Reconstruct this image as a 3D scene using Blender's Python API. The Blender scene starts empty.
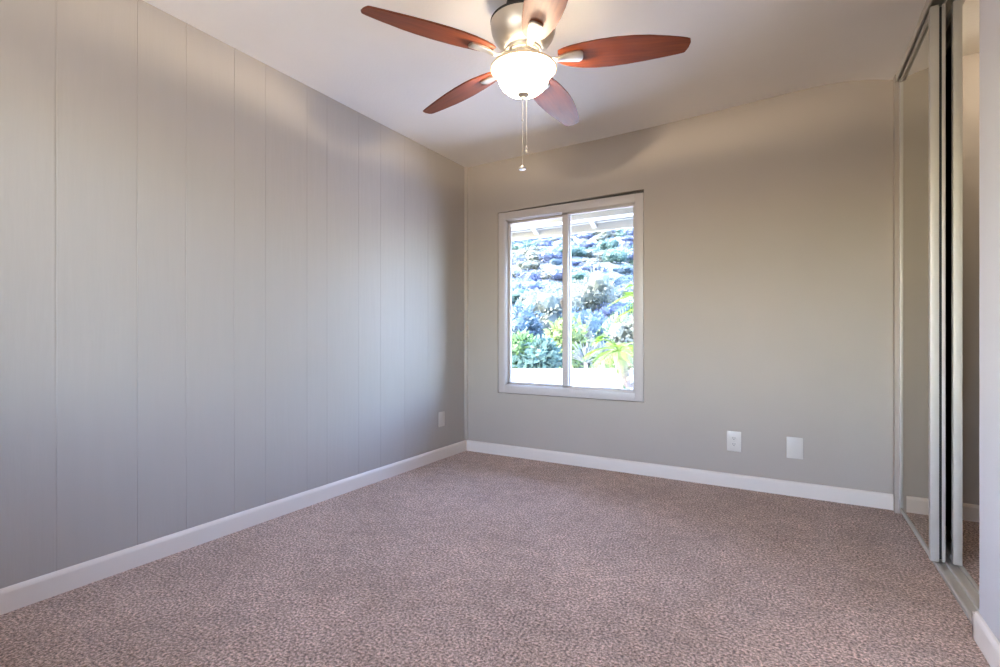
import bpy, bmesh, math, random
from mathutils import Vector, Matrix
random.seed(7)
S = bpy.context.scene
COL = S.collection
PI = math.pi

# ------------------------------------------------------------------ camera, sky, sun, big lights, exposure
CX, CY, CZ = 2.423, -3.564, 0.986
YAW = math.radians(30.3)
FW = Vector((-math.sin(YAW), math.cos(YAW), 0)); RT = Vector((math.cos(YAW), math.sin(YAW), 0))
FPX, HZ = 497.0, 336.0
cd = bpy.data.cameras.new('camera'); cam = bpy.data.objects.new('camera', cd); COL.objects.link(cam)
cam.location = (CX, CY, CZ); cam.rotation_euler = (PI/2, 0, YAW)
cd.sensor_width = 36; cd.lens = 36*FPX/1000; cd.shift_y = (HZ-333.5)/1000; cd.clip_start = .02; cd.clip_end = 500
S.camera = cam

w = bpy.data.worlds.new('sky'); S.world = w; w.use_nodes = True
nt = w.node_tree; bg = nt.nodes['Background']
sk = nt.nodes.new('ShaderNodeTexSky'); sk.sky_type = 'NISHITA'; sk.sun_disc = False
sk.sun_elevation = math.radians(42); sk.sun_rotation = math.radians(250); sk.dust_density = 2.5; sk.air_density = 1.0
hs = nt.nodes.new('ShaderNodeHueSaturation'); hs.inputs['Saturation'].default_value = 1.15; hs.inputs['Hue'].default_value = .512
nt.links.new(sk.outputs[0], hs.inputs['Color']); nt.links.new(hs.outputs[0], bg.inputs[0])
bg.inputs[1].default_value = 6.5

sl = bpy.data.lights.new('sun', 'SUN'); sl.energy = 5.5; sl.angle = math.radians(1); sl.color = (1, .98, .95)
so = bpy.data.objects.new('sun', sl); COL.objects.link(so)
so.rotation_euler = Vector((.80, .45, -.80)).to_track_quat('-Z', 'Y').to_euler(); so.location = (-5, -5, 9)

al = bpy.data.lights.new('rear_fill_light', 'AREA'); al.shape = 'RECTANGLE'; al.size = 1.9; al.size_y = 1.35  # fill light added at the unseen rear, tilted up to brighten the ceiling
al.energy = 52; al.color = (1.0, .96, .92)
ao = bpy.data.objects.new('rear_fill_light', al); COL.objects.link(ao)
ao.location = (1.45, -4.33, 1.45); ao.rotation_euler = Vector((0, 1, 1.6)).to_track_quat('-Z', 'Y').to_euler()

vs = S.view_settings; S.display_settings.display_device = 'sRGB'
vs.view_transform = 'Standard'; vs.look = 'None'; vs.gamma = 1; vs.exposure = -0.07; vs.use_curve_mapping = False
cy = S.cycles; cy.use_denoising = True; cy.max_bounces = 10; cy.diffuse_bounces = 6; cy.transparent_max_bounces = 16
cy.sample_clamp_indirect = 6; cy.caustics_reflective = False; cy.caustics_refractive = False

# ------------------------------------------------------------------ helpers
def at(px, py, d):
    """point seen at pixel (px,py) at distance d along the view axis"""
    p = Vector((CX, CY, CZ)) + FW*d + RT*((px-500)/FPX*d)
    p.z = CZ + (HZ-py)/FPX*d
    return p

def new_mat(name, col, rough=.5, metal=0, spec=None, coat=0):
    m = bpy.data.materials.new(name); m.use_nodes = True
    b = m.node_tree.nodes['Principled BSDF']
    b.inputs['Base Color'].default_value = (*col, 1); b.inputs['Roughness'].default_value = rough
    b.inputs['Metallic'].default_value = metal
    if spec is not None: b.inputs['Specular IOR Level'].default_value = spec
    b.inputs['Coat Weight'].default_value = coat
    return m

def add_noise(m, scale=20, detail=4, amp=.12, bump=0., bscale=None, stretch=(1, 1, 1), dist=.01, second=None):
    """colour variation (a noise that belongs to the thing) and bump"""
    t = m.node_tree; b = t.nodes['Principled BSDF']; L = t.links
    tc = t.nodes.new('ShaderNodeTexCoord'); mp = t.nodes.new('ShaderNodeMapping'); mp.inputs['Scale'].default_value = stretch
    L.new(tc.outputs['Object'], mp.inputs[0])
    n = t.nodes.new('ShaderNodeTexNoise'); n.inputs['Scale'].default_value = scale; n.inputs['Detail'].default_value = detail
    L.new(mp.outputs[0], n.inputs['Vector'])
    base = b.inputs['Base Color'].default_value[:3]
    r = t.nodes.new('ShaderNodeValToRGB'); r.color_ramp.elements[0].position = .3; r.color_ramp.elements[1].position = .7
    lo = second or tuple(c*(1-amp) for c in base); hi = tuple(min(1, c*(1+amp)) for c in base)
    r.color_ramp.elements[0].color = (*lo, 1); r.color_ramp.elements[1].color = (*hi, 1)
    L.new(n.outputs[0], r.inputs[0]); L.new(r.outputs[0], b.inputs['Base Color'])
    if bump:
        n2 = t.nodes.new('ShaderNodeTexNoise'); n2.inputs['Scale'].default_value = bscale or scale; n2.inputs['Detail'].default_value = 5
        L.new(mp.outputs[0], n2.inputs['Vector'])
        bp = t.nodes.new('ShaderNodeBump'); bp.inputs['Strength'].default_value = bump; bp.inputs['Distance'].default_value = dist
        L.new(n2.outputs[0], bp.inputs['Height']); L.new(bp.outputs[0], b.inputs['Normal'])
    return m

class MB:
    """collects shapes into one mesh"""
    def __init__(s): s.bm = bmesh.new()
    def box(s, a, b, bevel=0, seg=2, mat=None):
        t = bmesh.new(); bmesh.ops.create_cube(t, size=1)
        c = [(a[i]+b[i])/2 for i in range(3)]; d = [abs(b[i]-a[i]) for i in range(3)]
        for v in t.verts: v.co = Vector((c[0]+v.co.x*d[0], c[1]+v.co.y*d[1], c[2]+v.co.z*d[2]))
        if bevel: bmesh.ops.bevel(t, geom=t.edges[:], offset=bevel, segments=seg, affect='EDGES', profile=.5)
        if mat: bmesh.ops.transform(t, matrix=mat, verts=t.verts)
        return s.merge(t)
    def merge(s, t):
        me = bpy.data.meshes.new('tmp'); t.to_mesh(me); t.free(); s.bm.from_mesh(me); bpy.data.meshes.remove(me); return s
    def prism(s, pts, vec):
        """closed polygon pts extruded along vec"""
        v0 = [s.bm.verts.new(p) for p in pts]; v1 = [s.bm.verts.new(Vector(p)+Vector(vec)) for p in pts]
        n = len(pts); s.bm.faces.new(v0); s.bm.faces.new(v1[::-1])
        for i in range(n): s.bm.faces.new((v0[i], v1[i], v1[(i+1) % n], v0[(i+1) % n]))
        bmesh.ops.recalc_face_normals(s.bm, faces=s.bm.faces[:]); return s
    def lathe(s, prof, o=(0, 0, 0), n=48, caps=True):
        rings = []
        for r, z in prof:
            rings.append([s.bm.verts.new((o[0]+r*math.cos(2*PI*k/n), o[1]+r*math.sin(2*PI*k/n), o[2]+z)) for k in range(n)])
        for a, b in zip(rings, rings[1:]):
            for k in range(n): s.bm.faces.new((a[k], a[(k+1) % n], b[(k+1) % n], b[k]))
        if caps:
            if prof[0][0] > 1e-4: s.bm.faces.new(rings[0][::-1])
            if prof[-1][0] > 1e-4: s.bm.faces.new(rings[-1])
        return s
    def tube(s, pts, rad, n=8):
        pts = [Vector(p) for p in pts]; rings = []
        for i, p in enumerate(pts):
            d = (pts[min(i+1, len(pts)-1)] - pts[max(i-1, 0)]).normalized()
            u = d.cross(Vector((0, 0, 1)));
            if u.length < 1e-3: u = d.cross(Vector((1, 0, 0)))
            u.normalize(); v = d.cross(u); r = rad[i] if isinstance(rad, (list, tuple)) else rad
            rings.append([s.bm.verts.new(p + u*r*math.cos(2*PI*k/n) + v*r*math.sin(2*PI*k/n)) for k in range(n)])
        for a, b in zip(rings, rings[1:]):
            for k in range(n): s.bm.faces.new((a[k], a[(k+1) % n], b[(k+1) % n], b[k]))
        s.bm.faces.new(rings[0][::-1]); s.bm.faces.new(rings[-1]); return s
    def mesh(s, name, mat, smooth=None):
        bmesh.ops.recalc_face_normals(s.bm, faces=s.bm.faces[:])
        me = bpy.data.meshes.new(name); s.bm.to_mesh(me); s.bm.free(); me.materials.append(mat)
        if smooth is not None:
            me.polygons.foreach_set('use_smooth', [True]*len(me.polygons)); me.set_sharp_from_angle(angle=math.radians(smooth))
        return me
    def build(s, name, mat, parent=None, smooth=None, kind=None):
        o = bpy.data.objects.new(name, s.mesh(name, mat, smooth)); COL.objects.link(o)
        if parent: o.parent = parent
        if kind: o['kind'] = kind
        return o

def thing(name, label, cat, loc=(0, 0, 0), rz=0, group=None):
    o = bpy.data.objects.new(name, None); COL.objects.link(o); o.empty_display_size = .1
    o.location = loc; o.rotation_euler = (0, 0, rz); o['label'] = label; o['category'] = cat
    if group: o['group'] = group
    return o
def tag(o, label, cat, group=None):
    o['label'] = label; o['category'] = cat
    if group: o['group'] = group
    return o

# ------------------------------------------------------------------ materials
M = {}
M['wall'] = add_noise(new_mat('greige_paint', (.43, .372, .315), .75), 3, 2, .015, .12, 160, dist=.002)
M['panel'] = add_noise(new_mat('painted_panel', (.415, .375, .335), .62), 6, 4, .012, .35, 9, (1, 4, .45), dist=.003)
M['ceil'] = add_noise(new_mat('ceiling_paint', (.88, .83, .77), .85), 3, 2, .012, .35, 70, dist=.003)
M['trim'] = new_mat('trim_paint', (.76, .68, .60), .38)
M['vinyl'] = new_mat('window_vinyl', (.54, .485, .455), .4)
M['rwall'] = add_noise(new_mat('daylit_wall_paint', (.53, .50, .505), .75), 3, 2, .01, .12, 160, dist=.002)  # room paint lightened and cooled, with the daylight it catches in the colour
M['alu'] = new_mat('champagne_aluminium', (.56, .525, .47), .55, .3)
M['dark'] = new_mat('dark_part_gap_shade', (.012, .011, .012), .7)
M['mirror'] = new_mat('mirror_silver', (.86, .87, .78), .015, 1)
M['backing'] = new_mat('mirror_backing_gap_shade', (.10, .09, .08), .8)
M['nickel'] = new_mat('brushed_nickel', (.66, .61, .54), .42, 1)
M['plate'] = new_mat('outlet_plastic', (.62, .565, .50), .35)
M['slot'] = new_mat('slot_dark', (.05, .045, .04), .6)
M['eave'] = new_mat('eave_paint', (.42, .42, .39), .6)
M['ground'] = add_noise(new_mat('patio_ground', (.70, .70, .70), .9), 4, 4, .15)
M['trunk'] = add_noise(new_mat('palm_trunk', (.11, .088, .078), .9), 25, 4, .35, .8, 40, (1, 1, 4), .02)
M['bark'] = new_mat('shrub_stem', (.22, .17, .13), .9)

def wood(name, base, dark):
    m = new_mat(name, base, .42, 0, .26, .03); t = m.node_tree; L = t.links; b = t.nodes['Principled BSDF']
    b.inputs['Coat Roughness'].default_value = .3
    tc = t.nodes.new('ShaderNodeTexCoord'); mp = t.nodes.new('ShaderNodeMapping'); mp.inputs['Scale'].default_value = (3, 45, 45)
    n = t.nodes.new('ShaderNodeTexNoise'); n.inputs['Scale'].default_value = 1.6; n.inputs['Detail'].default_value = 6; n.inputs['Distortion'].default_value = .6
    r = t.nodes.new('ShaderNodeValToRGB'); r.color_ramp.elements[0].position = .32; r.color_ramp.elements[1].position = .68
    r.color_ramp.elements[0].color = (*dark, 1); r.color_ramp.elements[1].color = (*base, 1)
    L.new(tc.outputs['Object'], mp.inputs[0]); L.new(mp.outputs[0], n.inputs['Vector']); L.new(n.outputs[0], r.inputs[0]); L.new(r.outputs[0], b.inputs['Base Color'])
    return m
M['wood'] = wood('cherry_wood', (.19, .043, .011), (.115, .023, .007))

def carpet():
    m = new_mat('carpet_pile', (.3, .2, .16), .95, 0, .1); t = m.node_tree; L = t.links; b = t.nodes['Principled BSDF']
    b.inputs['Sheen Weight'].default_value = .25; b.inputs['Sheen Roughness'].default_value = .5
    tc = t.nodes.new('ShaderNodeTexCoord')
    def noise(sc, det, rough=.5):
        n = t.nodes.new('ShaderNodeTexNoise'); n.inputs['Scale'].default_value = sc; n.inputs['Detail'].default_value = det
        n.inputs['Roughness'].default_value = rough; L.new(tc.outputs['Object'], n.inputs['Vector']); return n
    f = noise(105, 3, .75); g = noise(14, 4, .6); h = noise(2.2, 3, .6)
    r = t.nodes.new('ShaderNodeValToRGB'); e = r.color_ramp.elements
    e[0].position = .38; e[0].color = (.16, .098, .070, 1); e[1].position = .62; e[1].color = (.92, .67, .54, 1)
    x = e.new(.5); x.color = (.49, .335, .255, 1)
    L.new(f.outputs[0], r.inputs[0])
    r2 = t.nodes.new('ShaderNodeValToRGB'); r2.color_ramp.elements[0].position = .35; r2.color_ramp.elements[1].position = .65
    r2.color_ramp.elements[0].color = (.86, .84, .82, 1); r2.color_ramp.elements[1].color = (1.1, 1.1, 1.1, 1)
    L.new(g.outputs[0], r2.inputs[0])
    r3 = t.nodes.new('ShaderNodeValToRGB'); r3.color_ramp.elements[0].position = .35; r3.color_ramp.elements[1].position = .65
    r3.color_ramp.elements[0].color = (.86, .85, .85, 1); r3.color_ramp.elements[1].color = (1.05, 1.05, 1.07, 1)
    L.new(h.outputs[0], r3.inputs[0])
    def mul(a, c):
        k = t.nodes.new('ShaderNodeMix'); k.data_type = 'RGBA'; k.blend_type = 'MULTIPLY'; k.inputs[0].default_value = 1
        L.new(a, k.inputs[6]); L.new(c, k.inputs[7]); return k.outputs[2]
    L.new(mul(mul(r.outputs[0], r2.outputs[0]), r3.outputs[0]), b.inputs['Base Color'])
    ad = t.nodes.new('ShaderNodeMath'); ad.operation = 'MULTIPLY_ADD'; ad.inputs[1].default_value = 1.6
    L.new(g.outputs[0], ad.inputs[0]); L.new(f.outputs[0], ad.inputs[2])
    bp = t.nodes.new('ShaderNodeBump'); bp.inputs['Strength'].default_value = .9; bp.inputs['Distance'].default_value = .012
    L.new(ad.outputs[0], bp.inputs['Height']); L.new(bp.outputs[0], b.inputs['Normal'])
    return m
M['carpet'] = carpet()

def glass():
    m = bpy.data.materials.new('window_glass'); m.use_nodes = True; t = m.node_tree; L = t.links
    t.nodes.remove(t.nodes['Principled BSDF']); out = t.nodes['Material Output']
    tr = t.nodes.new('ShaderNodeBsdfTransparent'); tr.inputs[0].default_value = (.96, .975, .97, 1)
    gl = t.nodes.new('ShaderNodeBsdfGlossy'); gl.inputs['Roughness'].default_value = .02
    fr = t.nodes.new('ShaderNodeFresnel'); fr.inputs[0].default_value = 1.2
    mx = t.nodes.new('ShaderNodeMixShader'); L.new(fr.outputs[0], mx.inputs[0]); L.new(tr.outputs[0], mx.inputs[1]); L.new(gl.outputs[0], mx.inputs[2])
    L.new(mx.outputs[0], out.inputs[0]); return m
M['glass'] = glass()

def lamp_glass():
    m = new_mat('alabaster_glass', (.80, .72, .60), .35); b = m.node_tree.nodes['Principled BSDF']
    b.inputs['Emission Color'].default_value = (1, .86, .66, 1); b.inputs['Emission Strength'].default_value = 21
    return m
M['lamp'] = lamp_glass()
mrim = new_mat('alabaster_rim', (.50, .38, .24), .5); mrim.node_tree.nodes['Principled BSDF'].inputs['Emission Color'].default_value = (1, .78, .52, 1)
mrim.node_tree.nodes['Principled BSDF'].inputs['Emission Strength'].default_value = .35

def blocks():
    m = new_mat('slump_block', (.86, .84, .80), .9); t = m.node_tree; L = t.links; b = t.nodes['Principled BSDF']
    tc = t.nodes.new('ShaderNodeTexCoord'); sp = t.nodes.new('ShaderNodeSeparateXYZ'); cb = t.nodes.new('ShaderNodeCombineXYZ')
    br = t.nodes.new('ShaderNodeTexBrick'); br.inputs['Scale'].default_value = 1
    br.inputs['Brick Width'].default_value = .40; br.inputs['Row Height'].default_value = .11; br.inputs['Mortar Size'].default_value = .008
    br.inputs['Color1'].default_value = (.31, .30, .29, 1); br.inputs['Color2'].default_value = (.28, .27, .26, 1); br.inputs['Mortar'].default_value = (.15, .145, .145, 1)
    L.new(tc.outputs['Object'], sp.inputs[0]); L.new(sp.outputs['X'], cb.inputs['X']); L.new(sp.outputs['Z'], cb.inputs['Y'])
    L.new(cb.outputs[0], br.inputs['Vector']); L.new(br.outputs['Color'], b.inputs['Base Color']); return m
M['block'] = blocks()

LEAF = .20
def leaf(name, a, bcol, rough=.6):
    a = tuple(c*LEAF for c in a); bcol = tuple(c*LEAF for c in bcol)
    m = new_mat(name, a, rough); add_noise(m, 6, 3, .2, second=bcol)
    t = m.node_tree; b = t.nodes['Principled BSDF']; tl = t.nodes.new('ShaderNodeBsdfTranslucent'); mx = t.nodes.new('ShaderNodeMixShader')
    mx.inputs[0].default_value = .4; cl_ = b.inputs['Base Color'].links[0].from_socket; t.links.new(cl_, tl.inputs[0])
    t.links.new(b.outputs[0], mx.inputs[1]); t.links.new(tl.outputs[0], mx.inputs[2]); t.links.new(mx.outputs[0], t.nodes['Material Output'].inputs[0])
    return m
M['sage'] = leaf('sage_haze_leaf', (.36, .56, .68), (.22, .36, .50))  # blue of haze and skylight is put into the sage, lilac and green leaves
M['lilac'] = leaf('lilac_haze_leaf', (.42, .52, .86), (.28, .36, .66))
M['pale'] = leaf('pale_blossom_leaf', (.66, .70, .52), (.42, .50, .48))
M['green'] = leaf('green_brush_leaf', (.36, .62, .50), (.20, .40, .38))
M['lime'] = leaf('lime_leaf', (.66, .80, .26), (.42, .64, .20))
M['bright'] = leaf('bright_hedge_leaf', (.38, .66, .22), (.22, .48, .20))
M['frond'] = leaf('palm_frond_leaf', (.50, .82, .08), (.30, .60, .07))
M['agave'] = leaf('spiky_leaf', (.72, .80, .76), (.50, .60, .64))
M['hill'] = add_noise(new_mat('hillside_soil', (.12, .14, .16), .95), 1.2, 6, .25)

# ------------------------------------------------------------------ room shell
RX, RY = 2.94, -4.15          # closet wall plane, rear wall
CZL = [(-.16, 2.44), (0, 2.44), (.6, 2.444), (1.2, 2.45), (1.6, 2.458), (2.0, 2.474), (2.3, 2.488), (2.55, 2.496), (2.68, 2.492), (2.8, 2.474), (2.88, 2.455), (2.93, 2.438), (3.2, 2.438)]
def cprof(x):
    for (a, za), (b, zb) in zip(CZL, CZL[1:]):
        if a <= x <= b: return za+(zb-za)*(x-a)/(b-a)
    return 2.44
cb = MB(); NX, NY = 60, 24
g = []
for j in range(NY+1):
    y = RY-.14 + (0.0-(RY-.14))*j/NY; fall = max(0, 1+y/1.1); row = []
    for i in range(NX+1):
        x = -.12+(3.07+.0+.12)*i/NX
        row.append(cb.bm.verts.new((x, y, 2.44+(cprof(x)-2.44)*fall)))
    g.append(row)
for j in range(NY):
    for i in range(NX): cb.bm.faces.new((g[j][i], g[j+1][i], g[j+1][i+1], g[j][i+1]))
ext = bmesh.ops.extrude_face_region(cb.bm, geom=cb.bm.faces[:])
for v in ext['geom']:
    if isinstance(v, bmesh.types.BMVert): v.co.z = 2.62
cb.build('ceiling', M['ceil'], smooth=40, kind='structure')

MB().box((-.12, RY-.14, -.12), (3.75, .0, 0)).build('floor', M['carpet'], kind='structure')

# wall_left: grooved painted panelling
def yl(px):
    k = (px-500)/FPX; d = FW+RT*k; t = -CX/d.x; return CY+t*d.y
gpx = [(56, .005), (137, .0035), (186, .003), (234, .005), (265.6, .0004), (307, .0004), (327, .0004), (358.7, .0004), (380.6, .0004), (404.7, .0004), (428, .0004)]
ys = [(RY, 0)] + [(-3.9, .003), (-3.69, .005), (-3.42, .003), (-3.18, .004), (-3.0, .003)][:0] + [(-4.0, .005), (-3.73, .003), (-3.53, .003), (-3.30, .005), (-3.06, .003)] + [(yl(p), g_) for p, g_ in gpx] + [(0, 0)]
wl = MB().box((-.12, RY, -.12), (-.0018, .14, 2.62))
for (a, ga), (b, gb) in zip(ys, ys[1:]):
    wl.box((-.0040, a+ga/2, 0), (0, b-gb/2, 2.60), bevel=.0008, seg=1)
wl.build('wall_left', M['panel'], kind='structure')

# wall_back with the window hole (its head runs slightly out of level)
WX0, WX1, WZ0, WZ1, WZ2 = .318, 1.524, .513, 2.012, 2.030
wb = MB()
wb.box((0, 0, -.12), (WX0, .14, 2.62)); wb.box((WX1, 0, -.12), (3.75, .14, 2.62)); wb.box((WX0, 0, -.12), (WX1, .14, WZ0))
wb.prism([(WX0, 0, WZ1), (WX1, 0, WZ2), (WX1, 0, 2.62), (WX0, 0, 2.62)], (0, .14, 0))
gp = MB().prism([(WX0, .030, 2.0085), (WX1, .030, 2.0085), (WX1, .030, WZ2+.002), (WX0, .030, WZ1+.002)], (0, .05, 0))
gp.build('head_gap_shade', M['backing'], kind='structure')  # dark strip standing in for the shade in the gap above the frame
wb.build('wall_back', M['wall'], kind='structure')

# wall_right: stub, near stretch, closet shell
YJ = -1.385
MB().box((RX-.014, -.062, 0), (RX+.14, -.0, 2.60)).build('wall_stub', M['wall'], kind='structure')
wr = MB().box((RX+.012, RY, 0), (RX+.13, YJ, 2.60), bevel=.004)
wr.build('wall_right', M['rwall'], kind='structure')
MB().box((3.62, -1.75, 0), (3.75, 0, 2.60)).box((RX+.13, -1.75, 0), (3.75, -1.63, 2.60)).build('wall_closet', new_mat('closet_brightened_paint', (.78, .73, .64), .8), kind='structure')  # paler than the room walls: extra brightness is put into the paint colour
MB().box((3.07, -1.75, 2.492), (3.75, -.0, 2.62)).build('ceiling_closet', M['ceil'], kind='structure')
# wall_rear with added_window_2
rb = MB(); RA, RB, RC, RD = .5, 2.4, .78, 2.12
rb.box((-.12, RY-.14, 0), (RA, RY, 2.62)); rb.box((RB, RY-.14, 0), (RX+.13, RY, 2.62)); rb.box((RA, RY-.14, 0), (RB, RY, RC)); rb.box((RA, RY-.14, RD), (RB, RY, 2.62))
rb.build('wall_rear', M['wall'], kind='structure')
MB().box((-.12, -6.3, 2.62), (3.75, RY-.0, 2.72)).build('rear_sun_blocker', M['eave'], kind='structure')  # unseen overhang added to keep the sun out of the rear opening

cl = MB().lathe([(.09, 0), (.09, -.02), (.075, -.045), (.04, -.06), (.001, -.065)], (3.42, -.42, 2.492), n=32)  # ceiling dome added inside the closet, out of view, to brighten it
clm = new_mat('closet_fill_glass', (.9, .88, .82), .4); clm.node_tree.nodes['Principled BSDF'].inputs['Emission Color'].default_value = (1, .88, .72, 1)
clm.node_tree.nodes['Principled BSDF'].inputs['Emission Strength'].default_value = 42
cl.build('closet_fill_light', clm, smooth=40, kind='structure')
# baseboards with an eased top
def baseboard(name, p0, p1, nrm, h=.088, t=.014):
    p0 = Vector(p0); p1 = Vector(p1); n = Vector(nrm)
    prof = [(0, 0), (t, 0), (t, h-.016), (t*.8, h-.008), (t*.45, h-.002), (0, h)]
    m = MB(); m.prism([p0+n*a+Vector((0, 0, z)) for a, z in prof], p1-p0)
    return m.build(name, M['trim'], kind='structure')
baseboard('baseboard_left', (0, RY+.02, 0), (0, 0, 0), (1, 0, 0))
baseboard('baseboard_back', (.014, 0, 0), (RX-.010, 0, 0), (0, -1, 0))
rbw = baseboard('baseboard_right', (RX+.012, RY+.02, 0), (RX+.012, YJ+.010, 0), (-1, 0, 0))
baseboard('baseboard_rear', (.014, RY, 0), (RX-.0, RY, 0), (0, 1, 0))
baseboard('baseboard_closet', (RX+.14, -.0, 0), (3.62, -.0, 0), (0, -1, 0))
MB().prism([(RX-.002, YJ, 0), (RX+.016, YJ, 0), (RX+.016, YJ+.011, 0), (RX-.002, YJ+.011, 0)], (0, 0, .084)).build('baseboard_jamb', M['trim'], kind='structure')
# corner bead
cbm = MB(); cbm.prism([(0, 0, .088), (.024, 0, .088), (.020, -.010, .088), (.010, -.020, .088), (0, -.024, .088)], (0, 0, 2.352))
cbm.build('trim_1', M['wall'], kind='structure')

# ------------------------------------------------------------------ window_1 : white vinyl slider
def slider_window(name, x0, x1, z0, z1, y0, sgn=1, latch=True):
    """y0: room-side plane; the frame goes away from the room by sgn*y"""
    r = bpy.data.objects.new(name, None); COL.objects.link(r); r.location = ((x0+x1)/2, y0, z0); r['kind'] = 'structure'
    inv = Matrix.Translation(-Vector(r.location))
    def bx(m, a, b, bev=.003): m.box((a[0], y0+sgn*a[1], a[2]), (b[0], y0+sgn*b[1], b[2]), bevel=bev, mat=None)
    def fin(m, nm, mat, par=r):
        bmesh.ops.transform(m.bm, matrix=inv, verts=m.bm.verts[:]); return m.build(nm, mat, par, smooth=30)
    W, FY = .062, .085
    m = MB()                                  # outer frame, stepped
    for a0, a1, yy0, yy1 in ((0, W, .0, FY), (W-.012, W+.006, .014, FY)):
        bx(m, (x0+a0*1., yy0, z0+a0), (x0+a1, yy1, z1-a0)); bx(m, (x1-a1, yy0, z0+a0), (x1-a0, yy1, z1-a0))
        bx(m, (x0+a1-.002, yy0+.0004, z0+a0), (x1-a1+.002, yy1, z0+a1)); bx(m, (x0+a1-.002, yy0+.0004, z1-a1), (x1-a1+.002, yy1, z1-a0))
    fin(m, 'window_frame', M['vinyl'])
    xm = x0 + (x1-x0)*.492
    ix0, ix1, iz0, iz1 = x0+W+.004, x1-W-.004, z0+W+.004, z1-W-.004
    # fixed sash (left, farther out)
    s = MB(); q = .020
    bx(s, (ix0, .05, iz0), (ix0+q, .078, iz1)); bx(s, (xm-.01, .05, iz0), (xm+.03, .078, iz1)); bx(s, (ix0, .05, iz0), (xm+.03, .078, iz0+q)); bx(s, (ix0, .05, iz1-q), (xm+.03, .078, iz1))
    fs = fin(s, 'fixed_sash', M['vinyl'])
    p = MB(); bx(p, (ix0+q, .062, iz0+q), (xm-.01, .066, iz1-q), 0); fin(p, 'pane', M['glass'], fs)
    # sliding sash (right, nearer the room)
    s = MB(); e = .046
    bx(s, (xm-.022, .018, iz0), (xm-.022+e, .046, iz1)); bx(s, (ix1-.012, .018, iz0), (ix1+.004, .046, iz1)); bx(s, (xm-.022, .018, iz0), (ix1, .046, iz0+.016)); bx(s, (xm-.022, .018, iz1-.016), (ix1, .046, iz1))
    ss = fin(s, 'sliding_sash', M['vinyl'])
    p = MB(); bx(p, (xm-.022+e, .030, iz0+.016), (ix1-.012, .034, iz1-.016), 0); fin(p, 'pane', M['glass'], ss)
    if latch:
        l = MB(); zc = (z0+z1)/2-.02
        bx(l, (xm-.030, .006, zc-.035), (xm-.014, .022, zc+.035), .005); bx(l, (xm-.036, .0, zc-.008), (xm-.016, .014, zc+.022), .004)
        fin(l, 'latch', M['vinyl'], ss)
    return r
slider_window('window_1', .322, 1.520, .517, 2.008, .004)
slider_window('added_window_2', RA+.003, RB-.003, RC+.003, RD-.003, RY-.02, -1, False)  # unseen rear window, added to give the room light from behind

# ------------------------------------------------------------------ closet doors and tracks
Y0, Y1 = -.780, -.064            # both doors are slid to the far end
def closet_door(label, xf, strip):
    r = thing('sliding_closet_door', label, 'closet door', (xf+.015, (Y0+Y1)/2, .018)); L0 = Vector(r.location)
    def bx(m, a, b, bev=.002): m.box([a[i]-L0[i] for i in range(3)], [b[i]-L0[i] for i in range(3)], bevel=bev)
    zt = 2.405
    for ya, yb in ((Y0, Y0+.030), (Y1-.022, Y1)):
        m = MB(); bx(m, (xf, ya, .018), (xf+.030, yb, zt)); m.build('stile', M['alu'], r, smooth=30)
    m = MB(); bx(m, (xf+.003, Y0+.03, .018), (xf+.027, Y1-.022, .042)); m.build('bottom_rail', M['alu'], r, smooth=30)
    m = MB(); bx(m, (xf+.003, Y0+.03, zt-.022), (xf+.027, Y1-.022, zt)); m.build('top_rail', M['alu'], r, smooth=30)
    m = MB(); bx(m, (xf+.008, Y0+.028, .040), (xf+.012, Y1-.020, zt-.020), 0); mp = m.build('mirror_panel', M['mirror'], r)
    m = MB(); bx(m, (xf+.013, Y0+.028, .040), (xf+.018, Y1-.020, zt-.020), 0); m.build('backing_board', M['backing'], mp)
    if strip:
        m = MB(); bx(m, (xf+.030, Y0+.004, .030), (xf+.039, Y0+.05, zt-.01), 0); m.build('edge_gap_shade', M['dark'], r)  # black strip standing in for the shade in the gap behind the door edge
        m = MB(); bx(m, (xf+.039, Y0+.002, .020), (xf+.051, Y0+.03, zt), .001); m.build('rear_flange', M['alu'], r, smooth=30)
    return r
closet_door('mirrored sliding closet door in front track, nearest the room, with wide pale metal edge', 2.943, True)
closet_door('rear closet door seen only as a pale edge behind the mirrored front door', 3.018, False)
# tracks
ft = MB(); YT0 = YJ+.014
ft.box((2.958, YT0, .0), (3.056, -.064, .005))
for xr in (2.958, 3.000, 3.040): ft.box((xr, YT0, .0), (xr+.014, -.064, .015), bevel=.002)
tag(ft.build('closet_floor_track', M['alu'], smooth=30), 'three-ribbed metal floor track along the closet opening', 'door track')
tt = MB()
tt.box((2.934, YT0-.012, 2.425), (3.062, -.064, 2.436))
for xr, zb in ((2.930, 2.398), (2.994, 2.409), (3.056, 2.409)): tt.box((xr, YT0-.012, zb), (xr+.008, -.064, 2.437), bevel=.001)
tag(tt.build('closet_ceiling_track', M['alu'], smooth=30), 'metal top track under the ceiling that the closet doors hang from', 'door track')

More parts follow.
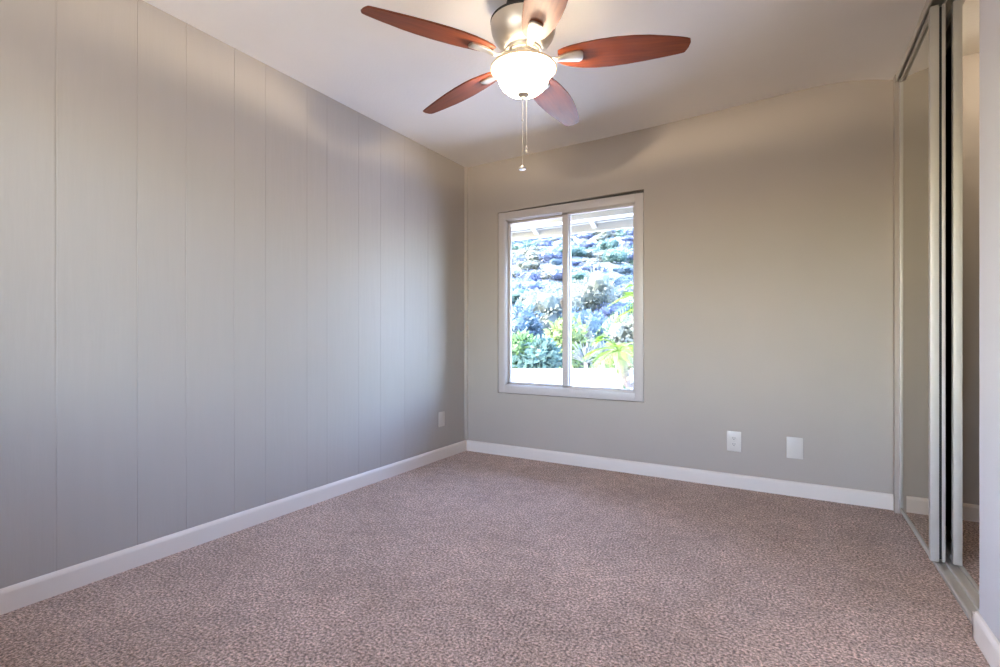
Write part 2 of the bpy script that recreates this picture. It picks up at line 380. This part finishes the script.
# ------------------------------------------------------------------ wall plates
def plate(label, loc, rz, w, h, outlet=True, group=None):
    nm = 'wall_outlet' if outlet else 'blank_wall_plate'
    r = thing(nm, label, 'outlet' if outlet else 'wall plate', loc, rz, group)   # local: -y faces the room
    MB().box((-w/2, -.006, -h/2), (w/2, 0, h/2), bevel=.0025).build('cover_plate', M['plate'], r, smooth=30)
    if outlet:
        for s in (-1, 1):
            m = MB()
            pts = [(.0165*math.cos(a)*1.05, max(-.0125, min(.0125, .0165*math.sin(a)))) for a in [2*PI*k/24 for k in range(24)]]
            m.prism([(x, -.0085, z+s*.0195) for x, z in pts], (0, .003, 0)); rc = m.build('receptacle', M['plate'], r)
            q = MB()
            q.box((-.0078, -.0090, s*.0195+.000), (-.0050, -.0080, s*.0195+.009)); q.box((.0050, -.0090, s*.0195+.001), (.0076, -.0080, s*.0195+.008))
            q.lathe([(.0026, 0), (.0026, .001)], n=12)
            for v in q.bm.verts[-24:]: v.co = Vector((v.co.x, -.0090+v.co.z, v.co.y + s*.0195-.006))
            q.build('slots', M['slot'], rc)
        m = MB().lathe([(.0028, 0), (.0028, .0012), (.001, .0016)], n=12)
        for v in m.bm.verts: v.co = Vector((v.co.x, -.006-v.co.z, v.co.y))
        m.build('screw', M['alu'], r)
    else:
        for s in (-1, 1):
            m = MB().lathe([(.0028, 0), (.0028, .0012), (.001, .0016)], n=12)
            for v in m.bm.verts: v.co = Vector((v.co.x, -.006-v.co.z, v.co.y+s*.046))
            m.build('screw', M['plate'], r)
    return r
plate('white duplex outlet low on the grey wall right of the window', (2.106, 0, .300), 0, .084, .130)
plate('blank white wall plate low on the window wall, nearer the closet', (2.446, 0, .296), 0, .088, .130, False)
plate('small blank white plate low on the grooved panel wall near the corner', (0, -.352, .318), PI/2, .078, .118, False)

# ------------------------------------------------------------------ ceiling fan
FX, FY_ = 1.414, -1.634
HB = 2.197
fan = thing('ceiling_fan', 'nickel ceiling fan with five cherry wood blades and lit glass bowl', 'ceiling fan', (FX, FY_, 2.44))
def fz(z): return z-2.44
MB().lathe([(.085, fz(2.34)), (.088, fz(2.36)), (.075, fz(2.41)), (.075, 0)]).build('canopy', M['dark'], fan, smooth=40)
MB().lathe([(.030, fz(2.218)), (.066, fz(2.218)), (.070, fz(2.222)), (.070, fz(2.227)), (.078, fz(2.229)), (.080, fz(2.234)), (.080, fz(2.238)), (.088, fz(2.241)), (.095, fz(2.248)),
            (.115, fz(2.268)), (.131, fz(2.290)), (.139, fz(2.312)), (.143, fz(2.336)), (.1435, fz(2.350)), (.140, fz(2.353)), (.08, fz(2.356))], n=64).build('motor_housing', M['nickel'], fan, smooth=35)
MB().lathe([(.1435, fz(2.350)), (.1445, fz(2.352)), (.1445, fz(2.360)), (.1400, fz(2.362)), (.06, fz(2.362))], n=64).build('housing_rim', M['dark'], fan, smooth=35)
# flywheel with slots
fw = MB().lathe([(.03, fz(2.200)), (.058, fz(2.200)), (.062, fz(2.204)), (.062, fz(2.218)), (.03, fz(2.218))], n=48)
for k in range(20):
    a = 2*PI*k/20
    fw.box((.0615, -.004, fz(2.206)), (.066, .004, fz(2.216)), bevel=.001, seg=1, mat=Matrix.Rotation(a, 4, 'Z'))
fw.build('flywheel', M['nickel'], fan, smooth=35)
# light fitter pan
MB().lathe([(.045, fz(2.200)), (.045, fz(2.190)), (.070, fz(2.184)), (.097, fz(2.176)), (.100, fz(2.172)), (.098, fz(2.169)), (.03, fz(2.172))], n=48).build('light_fitter', M['nickel'], fan, smooth=35)
# glass bowl
bp = [(.142, 2.146), (.1445, 2.151), (.144, 2.156), (.139, 2.157)]
bowl = [(.139, 2.149), (.130, 2.140), (.119, 2.128), (.112, 2.112), (.106, 2.094), (.094, 2.074), (.074, 2.057), (.048, 2.046), (.014, 2.041)]
inner = [(max(.010, r-.004), z+.004) for r, z in bowl[::-1]]
m = MB(); m.lathe([(r, fz(z)) for r, z in bowl+inner], n=64, caps=False)
gb = m.build('lamp_shade', M['lamp'], fan, smooth=50)
m = MB(); ringp = [(.1385, 2.150), (.143, 2.148), (.1455, 2.152), (.1445, 2.157), (.139, 2.157), (.1345, 2.153), (.1385, 2.150)]
m.lathe([(r, fz(z)) for r, z in ringp], n=64, caps=False); m.build('shade_rim', mrim, gb, smooth=50)
# finial
MB().lathe([(.003, fz(2.018)), (.008, fz(2.020)), (.010, fz(2.026)), (.0095, fz(2.031)), (.016, fz(2.034)), (.024, fz(2.039)), (.026, fz(2.043)), (.022, fz(2.047)), (.003, fz(2.049))], n=32).build('finial', M['nickel'], fan, smooth=35)
# bulbs
for k in range(3):
    a = 2*PI*k/3+.5
    bm_ = new_mat('bulb', (1, 1, 1)) if k == 0 else bm_
    if k == 0:
        bm_.node_tree.nodes['Principled BSDF'].inputs['Emission Color'].default_value = (1, .85, .62, 1); bm_.node_tree.nodes['Principled BSDF'].inputs['Emission Strength'].default_value = 30
    m = MB().lathe([(.002, -.030), (.014, -.026), (.021, -.012), (.021, .002), (.013, .020), (.010, .030), (.010, .040)], (.055*math.cos(a), .055*math.sin(a), fz(2.098)), n=20)
    m.build('light_bulb', bm_, fan, smooth=50)
pl = bpy.data.lights.new('fan_lamp', 'POINT'); pl.energy = 19; pl.color = (1, .84, .62); pl.shadow_soft_size = .012
for k in range(3):
    a = 2*PI*k/3+1.55
    po = bpy.data.objects.new('fan_lamp', pl); COL.objects.link(po); po.parent = fan; po.location = (.020*math.cos(a), .020*math.sin(a), fz(2.151))
# pull chains
def chain(x, y, z0, z1, fob):
    m = MB(); z = z0
    while z > z1:
        t = bmesh.new(); bmesh.ops.create_icosphere(t, subdivisions=1, radius=.0021); bmesh.ops.translate(t, vec=(x, y, fz(z)), verts=t.verts); m.merge(t); z -= .0052
    m.tube([(x, y, fz(z0)), (x, y, fz(z1))], .0007, 5)
    c = m.build('pull_chain', M['nickel'], fan, smooth=60)
    if fob == 'bell':
        MB().lathe([(.003, .0), (.0145, .0015), (.0165, .006), (.015, .011), (.008, .014), (.004, .018), (.0025, .022)], (x, y, fz(z1)-.020), n=20).build('chain_fob', M['nickel'], c, smooth=40)
    else:
        MB().lathe([(.002, 0), (.0055, .003), (.0055, .010), (.003, .013), (.002, .018), (.0045, .022), (.0045, .028), (.002, .032)], (x, y, fz(z1)-.030), n=16).build('chain_fob', M['nickel'], c, smooth=40)
chain(-.004, -.002, 2.020, 1.733, 'bell')
cx, cy2 = RT.x*.013, RT.y*.013
chain(cx, cy2, 2.036, 1.815, 'drop')
MB().lathe([(.001, 0), (.0042, .002), (.0042, .008), (.001, .010)], (-.004, -.002, fz(1.925)), n=12).build('chain_connector', M['nickel'], fan, smooth=40)
# blades
def blade_outline():
    R0, R1 = .150, .688
    U = [(0, .034), (.04, .052), (.10, .066), (.20, .080), (.30, .086), (.42, .086), (.55, .080), (.70, .069), (.85, .055), (.94, .046), (.985, .040)]
    D = [(0, .034), (.04, .046), (.10, .057), (.20, .068), (.32, .077), (.45, .082), (.58, .081), (.70, .075), (.85, .060), (.94, .049), (.985, .042)]
    up = [(R0+(R1-R0)*a, h*.93) for a, h in U]; lo = [(R0+(R1-R0)*a, -h*.93) for a, h in D]
    tip = [(R1+.004, -.034), (R1+.010, -.016), (R1+.006, .012), (R1-.004, .034)]
    return lo+tip+up[::-1]
pts2 = blade_outline()
pitch = math.radians(13)
def make_blade():
    m = MB(); m.prism([(x, y, -.0035) for x, y in pts2], (0, 0, .007))
    be = [e for e in m.bm.edges if abs(e.verts[0].co.z-e.verts[1].co.z) < 1e-5]
    bmesh.ops.bevel(m.bm, geom=be, offset=.0022, segments=2, affect='EDGES')
    return m.mesh('blade', M['wood'], 30)
def make_iron():
    m = MB()
    # spade-shaped plate under the blade root
    sec = [(.140, .011, -.020, .006), (.165, .016, -.014, .007), (.19, .023, -.0115, .007), (.22, .027, -.0110, .0065), (.243, .028, -.0105, .006), (.254, .022, -.0095, .005), (.258, .010, -.0085, .004)]
    rings = []
    for x, hw, z, th in sec:
        c = [(-hw, z+th), (-hw, z), (-hw*.6, z-.0035), (hw*.6, z-.0035), (hw, z), (hw, z+th)]
        rings.append([m.bm.verts.new((x, y, zz)) for y, zz in c])
    for a, b in zip(rings, rings[1:]):
        for k in range(6): m.bm.faces.new((a[k], a[(k+1) % 6], b[(k+1) % 6], b[k]))
    m.bm.faces.new(rings[0]); m.bm.faces.new(rings[-1][::-1])
    # arm back to the flywheel
    arm = [(.052, 0, .016, .009), (.080, 0, .012, .010), (.105, 0, .000, .010), (.125, 0, -.012, .010), (.146, 0, -.019, .011)]
    rr = []
    for x, y, z, hw in arm: rr.append([m.bm.verts.new((x, y+a*hw, z+b*.0045)) for a, b in ((-1, -.5), (-.6, -1), (.6, -1), (1, -.5), (1, .6), (-1, .6))])
    for a, b in zip(rr, rr[1:]):
        for k in range(6): m.bm.faces.new((a[k], a[(k+1) % 6], b[(k+1) % 6], b[k]))
    m.bm.faces.new(rr[0]); m.bm.faces.new(rr[-1][::-1])
    return m.mesh('blade_bracket', M['nickel'], 35)
me_b, me_i = make_blade(), make_iron()
for k in range(5):
    a = math.radians(21.8+72*k)
    b = bpy.data.objects.new('blade', me_b); COL.objects.link(b); b.parent = fan
    b.matrix_local = Matrix.Translation((0, 0, fz(HB))) @ Matrix.Rotation(math.radians(-1.8), 4, RT) @ Matrix.Rotation(a, 4, 'Z') @ Matrix.Rotation(-pitch, 4, 'X')
    i = bpy.data.objects.new('blade_bracket', me_i); COL.objects.link(i); i.parent = b

# ------------------------------------------------------------------ outdoors
# eave
ev = MB(); EY = .92
ev.box((-1.2, EY, 1.972), (5.0, EY+.035, 2.10))
ev.prism([(-1.2, .14, 2.40), (-1.2, EY+.06, 2.098), (-1.2, EY+.06, 2.125), (-1.2, .14, 2.427)], (6.2, 0, 0))
ev.box((-1.2, EY-.042, 2.045), (5.0, EY, 2.09))
ev.box((-1.2, EY-.26, 2.034), (5.0, EY-.14, 2.16))
ev.build('eave', M['eave'], kind='structure')
rf = None
for k in range(-2, 8):
    x = .215+.600*k
    q = MB(); q.prism([(x, .142, 2.30), (x, EY-.002, 1.998), (x, EY-.002, 2.03), (x, EY-.044, 2.04), (x, EY-.044, 2.098), (x, .142, 2.398)], (.042, 0, 0))
    q.build('eave_rafter', M['eave'], kind='structure')
# garden wall across the view, and ground
gw = bpy.data.objects.new('garden_wall', None)
wallp = at(575, 336, 8.6); wallp.z = -.35
gm = MB().box((-6, 0, 0), (6, .20, .72), bevel=.004).box((-6, -.02, .70), (6, .22, .76), bevel=.006)
go = gm.build('garden_wall', M['block'], kind='structure'); go.location = wallp; go.rotation_euler = (0, 0, YAW)
tm = MB(); GX0, GY0 = -60, .14
MB().box((-14, .141, -.5), (16, 11, -.35)).build('patio_ground', M['ground'], kind='structure')

def hill_z(d, l):
    """d: distance along the view axis, l: sideways"""
    u = max(0, d-12.5)
    z = -.36 + .245*u + .0006*u*u*(1 if u < 60 else 0)
    z += (l-8)*.09*min(1, u/30)
    z += .5*math.sin(d*.33+l*.21)*min(1, u/8) + .35*math.sin(l*.6+d*.12)*min(1, u/8) + .25*math.sin(l*1.3-d*.8)*min(1, u/6)
    return z
def hw(d, l):
    p = Vector((CX, CY, 0))+FW*d+RT*l; p.z = hill_z(d, l); return p
hm = MB(); grid = []
for i in range(91):
    d = 9.0+i*.72
    grid.append([hm.bm.verts.new(hw(d, -22+j*.9)) for j in range(80)])
for a, b in zip(grid, grid[1:]):
    for j in range(79): hm.bm.faces.new((a[j], a[j+1], b[j+1], b[j]))
ex = bmesh.ops.extrude_face_region(hm.bm, geom=hm.bm.faces[:])
for v in ex['geom']:
    if isinstance(v, bmesh.types.BMVert): v.co.z -= 3
hm.build('hillside', M['hill'], smooth=60, kind='structure')

def foliage(n, blobs, leaf_len, leaf_w, seed, flat=.9):
    rnd = random.Random(seed); m = MB(); bm = m.bm
    for k in range(n):
        c, r = rnd.choice(blobs)
        u = Vector((rnd.gauss(0, 1), rnd.gauss(0, 1), rnd.gauss(0, 1))).normalized()
        rr = r*(rnd.uniform(.72, 1.0)**.5)
        p = Vector(c)+Vector((u.x*rr, u.y*rr, u.z*rr*flat))
        if p.z < .02: p.z = .02+rnd.random()*.1
        d = (u+Vector((rnd.gauss(0, .6), rnd.gauss(0, .6), rnd.gauss(0, .6)+.3))).normalized()
        s = d.cross(Vector((rnd.random()-.5, rnd.random()-.5, rnd.random()-.5))).normalized()
        L = leaf_len*rnd.uniform(.6, 1.3); W = leaf_w*rnd.uniform(.7, 1.2)
        vv = [bm.verts.new(p), bm.verts.new(p+d*L*.5+s*W), bm.verts.new(p+d*L), bm.verts.new(p+d*L*.5-s*W)]
        bm.faces.new(vv)
    # dark-free inner body of the crown so that gaps show foliage, not sky
    for c, r in blobs:
        t = bmesh.new(); bmesh.ops.create_icosphere(t, subdivisions=2, radius=r*.70)
        for v in t.verts:
            v.co *= 1+rnd.uniform(-.13, .13); v.co.z *= flat; v.co += Vector(c)
        m.merge(t)
    return m
def shrub_mesh(seed, mat, n=900, nb=7):
    rnd = random.Random(seed)
    bl = [(((rnd.random()-.5)*1.0, (rnd.random()-.5)*1.0, .35+rnd.random()*.45), .32+rnd.random()*.22) for _ in range(nb)]
    return foliage(n, bl, .12, .034, seed).mesh('foliage', mat)
def stem_mesh(seed):
    rnd = random.Random(seed); m = MB()
    for k in range(4):
        a = rnd.random()*6.28; m.tube([(0, 0, -.25), (.10*math.cos(a), .10*math.sin(a), .2), (.3*math.cos(a), .3*math.sin(a), .55)], [.035, .025, .012], 6)
    return m.mesh('stem', M['bark'])
st = stem_mesh(1)
kinds = [('sage', 'haze-tinted bluish green scrub shrub growing on the sloping hillside beyond the wall', 'blue-green hillside shrubs'),
         ('lilac', 'haze-tinted lavender grey brush clump growing on the sloping hillside beyond the wall', 'lavender grey hillside brush'),
         ('pale', 'pale blossoming cream shrub growing on the sloping hillside beyond the wall', 'pale cream hillside shrubs'),
         ('green', 'soft green rounded shrub growing on the sloping hillside beyond the wall', 'soft green hillside shrubs')]
protos = {k[0]: [shrub_mesh(10+7*i+j, M[k[0]]) for j in range(2)] for i, k in enumerate(kinds)}
rnd = random.Random(5); count = 0
d = 14.0
while d < 64:
    l0, l1 = -.05*d-.5, .33*d+.5
    step = .78+.0085*d
    l = l0+rnd.random()*step
    while l < l1:
        dd = d+rnd.uniform(-.8, .8); ll = l+rnd.uniform(-.5, .5)
        n_ = math.sin(dd*.35+ll*.5)+math.sin(ll*.9-dd*.21)+rnd.gauss(0, .8)
        kk = 0 if n_ > .9 else (1 if n_ > -.1 else (3 if n_ > -.9 else 2))
        if ll/dd < .10 and dd > 34 and rnd.random() < .5: kk = 2
        name, lab, grp = kinds[kk]; p = hw(dd, ll); s = rnd.uniform(.5, .95)*(1+.008*dd)
        r = thing('hillside_shrub', lab, 'shrub', p-Vector((0, 0, .12)), rnd.random()*6.28, grp)
        r.scale = (s*1.15, s*1.15, s*rnd.uniform(.6, .9))
        f = bpy.data.objects.new('foliage', protos[name][rnd.randrange(2)]); COL.objects.link(f); f.parent = r
        if dd < 30:
            t = bpy.data.objects.new('stem', st); COL.objects.link(t); t.parent = r
        count += 1; l += step*rnd.uniform(1.0, 1.7)
    d += 1.2+.013*d
print('hill shrubs', count)

# nearer bushes and trees beyond the wall : (px, py of the crown centre, distance, radius, height scale, material, label, category)
near = [
 (537, 312, 17.5, 1.15, 1.25, 'pale', 'pale feathery tree beyond the wall, behind the left pane', 'tree'),
 (519, 358, 11.0, .50, .8, 'bright', 'bright green bush over the wall at the left end of the view', 'bush'),
 (536, 359, 10.8, .46, .8, 'green', 'darker green bush just above the wall behind the left pane', 'bush'),
 (557, 344, 12.2, .72, 1.3, 'lime', 'tall yellow-green bush over the wall beside the middle mullion', 'bush'),
 (577, 352, 12.6, .60, 1.1, 'pale', 'pale bush over the wall just right of the middle mullion', 'bush'),
 (593, 302, 20.0, 1.25, 1.3, 'pale', 'tall pale tree standing on the slope behind the right pane', 'tree'),
 (583, 330, 17.0, 1.00, 1.1, 'sage', 'haze-tinted blue-green round bush at the hill foot behind the right pane', 'bush'),
 (517, 333, 16.0, .85, 1.0, 'sage', 'haze-tinted blue-green bush low at the left edge of the window view', 'bush'),
 (548, 325, 19.0, 1.0, .9, 'lilac', 'haze-tinted greyish lavender bush at the hill foot behind the left pane', 'bush'),
 (632, 342, 13.0, .75, 1.0, 'pale', 'pale bush behind the palm at the right edge of the view', 'bush'),
]
for k, (px, py, dd, r_, hs_, mat, lab, cat) in enumerate(near):
    c = at(px, py, dd); lat = (c-Vector((CX, CY, CZ))).dot(RT); base = min(hill_z(dd, lat), c.z-.3) if dd > 12.5 else -.36
    r = thing('leafy_'+cat, lab, cat, (c.x, c.y, base), 0)
    H = c.z-base; rn = random.Random(50+k)
    bl = [((rn.uniform(-.55, .55)*r_, rn.uniform(-.55, .55)*r_, H+rn.uniform(-.6, .55)*r_*hs_), r_*rn.uniform(.38, .58)) for _ in range(9)]
    if H > r_: bl += [((rn.uniform(-.3, .3)*r_, rn.uniform(-.3, .3)*r_, H*.45), r_*.6)]
    foliage(1500, bl, .17, .045, 90+k, 1).build('foliage', M[mat], r)
    m = MB()
    for q in range(3):
        a = rn.random()*6.28; m.tube([(0, 0, -.15), (.08*math.cos(a), .08*math.sin(a), H*.4), (.25*r_*math.cos(a), .25*r_*math.sin(a), H)], [.06, .04, .02], 7)
    m.build('trunk', M['bark'], r)

# spiky plants behind and before the wall
def spiky(px, dd, ztop, lab, R=.5, n=34, mat='agave', seed=1):
    c = at(px, 336, dd); r = thing('spiky_plant', lab, 'plant', (c.x, c.y, -.36), 0); rn = random.Random(seed)
    m = MB(); zb = max(.0, ztop+.36-R*1.0)
    for k in range(n):
        a = rn.random()*6.28; el = rn.uniform(.25, 1.45); dx = Vector((math.cos(a)*math.cos(el), math.sin(a)*math.cos(el), math.sin(el)))
        L = R*rn.uniform(.8, 1.15); s = dx.cross(Vector((0, 0, 1))).normalized(); W = .022
        p0 = Vector((0, 0, zb)); up = s.cross(dx)*.010
        pa = [p0+dx*.02, p0+dx*L*.35, p0+dx*L*.7-Vector((0, 0, .02)), p0+dx*L-Vector((0, 0, .06))]
        ws = [W*.6, W, W*.7, .002]
        A = [m.bm.verts.new(p+s*w_) for p, w_ in zip(pa, ws)]; B = [m.bm.verts.new(p-s*w_) for p, w_ in zip(pa, ws)]; C_ = [m.bm.verts.new(p-up) for p in pa]
        for i in range(3):
            m.bm.faces.new((A[i], A[i+1], C_[i+1], C_[i])); m.bm.faces.new((C_[i], C_[i+1], B[i+1], B[i])); m.bm.faces.new((A[i+1], A[i], B[i], B[i+1]))
    m.build('leaves', M[mat], r)
    MB().tube([(0, 0, 0), (0, 0, zb+.05)], [.05, .035], 8).build('stem', M['bark'], r)
spiky(586, 9.8, .95, 'whitish spiky plant behind the wall, left of the palm', .5, 40, seed=3)
spiky(603, 10.0, 1.0, 'whitish spiky plant behind the wall, directly behind the palm crown', .5, 40, seed=4)
spiky(628, 9.7, .95, 'whitish spiky plant behind the wall, right of the palm trunk', .45, 36, seed=6)
spiky(627, 5.6, .52, 'small dark spiky plant at the foot of the palm', .28, 9, 'bright', 8)

# palms in front of the wall
def palm(lab, base, top, n, RL, seed, azr=(0, 6.28)):
    r = thing('palm_tree', lab, 'palm', base, 0); rn = random.Random(seed)
    T = Vector(top)-Vector(base)
    pts = [Vector((0, 0, -.02)), T*.35+Vector((0, 0, -.03)), T*.7, T]
    m = MB(); m.tube(pts, [.085, .075, .07, .085], 12)
    for k in range(26):
        f = k/26; p = T*f; a = k*2.4
        m.box((-.02, -.012, 0), (.02, .012, .05), mat=Matrix.Translation(p+Vector((.075*math.cos(a), .075*math.sin(a), 0))) @ Matrix.Rotation(a, 4, 'Z') @ Matrix.Rotation(.5, 4, 'Y'))
    m.build('trunk', M['trunk'], r)
    for k in range(n):
        a = azr[0]+(azr[1]-azr[0])*(k+rn.uniform(-.3, .3))/n; el = rn.uniform(.15, 1.25)
        h = Vector((math.cos(a), math.sin(a), 0)); L = RL*rn.uniform(.8, 1.1); mm = MB(); P = []
        N = 22
        for i in range(N+1):
            s = i/N; P.append(T + h*(L*s*math.cos(el)*(1+.25*s)) + Vector((0, 0, L*(s*math.sin(el)-(.55+.35*math.cos(el))*s*s))))
        mm.tube(P, [.009*(1-.8*i/N) for i in range(N+1)], 5)
        side = h.cross(Vector((0, 0, 1)))
        for i in range(3, N+1):
            s = i/N; dirn = (P[i]-P[i-1]).normalized(); ll = .22*math.sin(PI*min(1, s*.93+.05))+.04
            for sg in (-1, 1):
                tip = P[i]+(side*sg*.75+dirn*.7+Vector((0, 0, -.25))).normalized()*ll*rn.uniform(.85, 1.1)
                wv = dirn*.005; up = Vector((0, 0, .002)); mid = (P[i]+tip)/2+Vector((0, 0, .012))
                v = [mm.bm.verts.new(P[i]-wv), mm.bm.verts.new(P[i]+wv), mm.bm.verts.new(mid+wv), mm.bm.verts.new(tip), mm.bm.verts.new(mid-wv)]
                mm.bm.faces.new(v)
        mm.build('frond', M['frond'], r)
b1 = at(637, 398, 6.2); b1.z = -.35; t1 = at(619, 352, 6.2)
palm('small palm with leaning trunk in front of the wall, behind right pane', b1, t1, 13, .52, 11)
b2 = at(668, 398, 6.4); b2.z = -.35; t2 = at(652, 306, 6.4)
palm('taller palm mostly hidden by the window frame, fronds arching in from the right', b2, t2, 15, .85, 12)
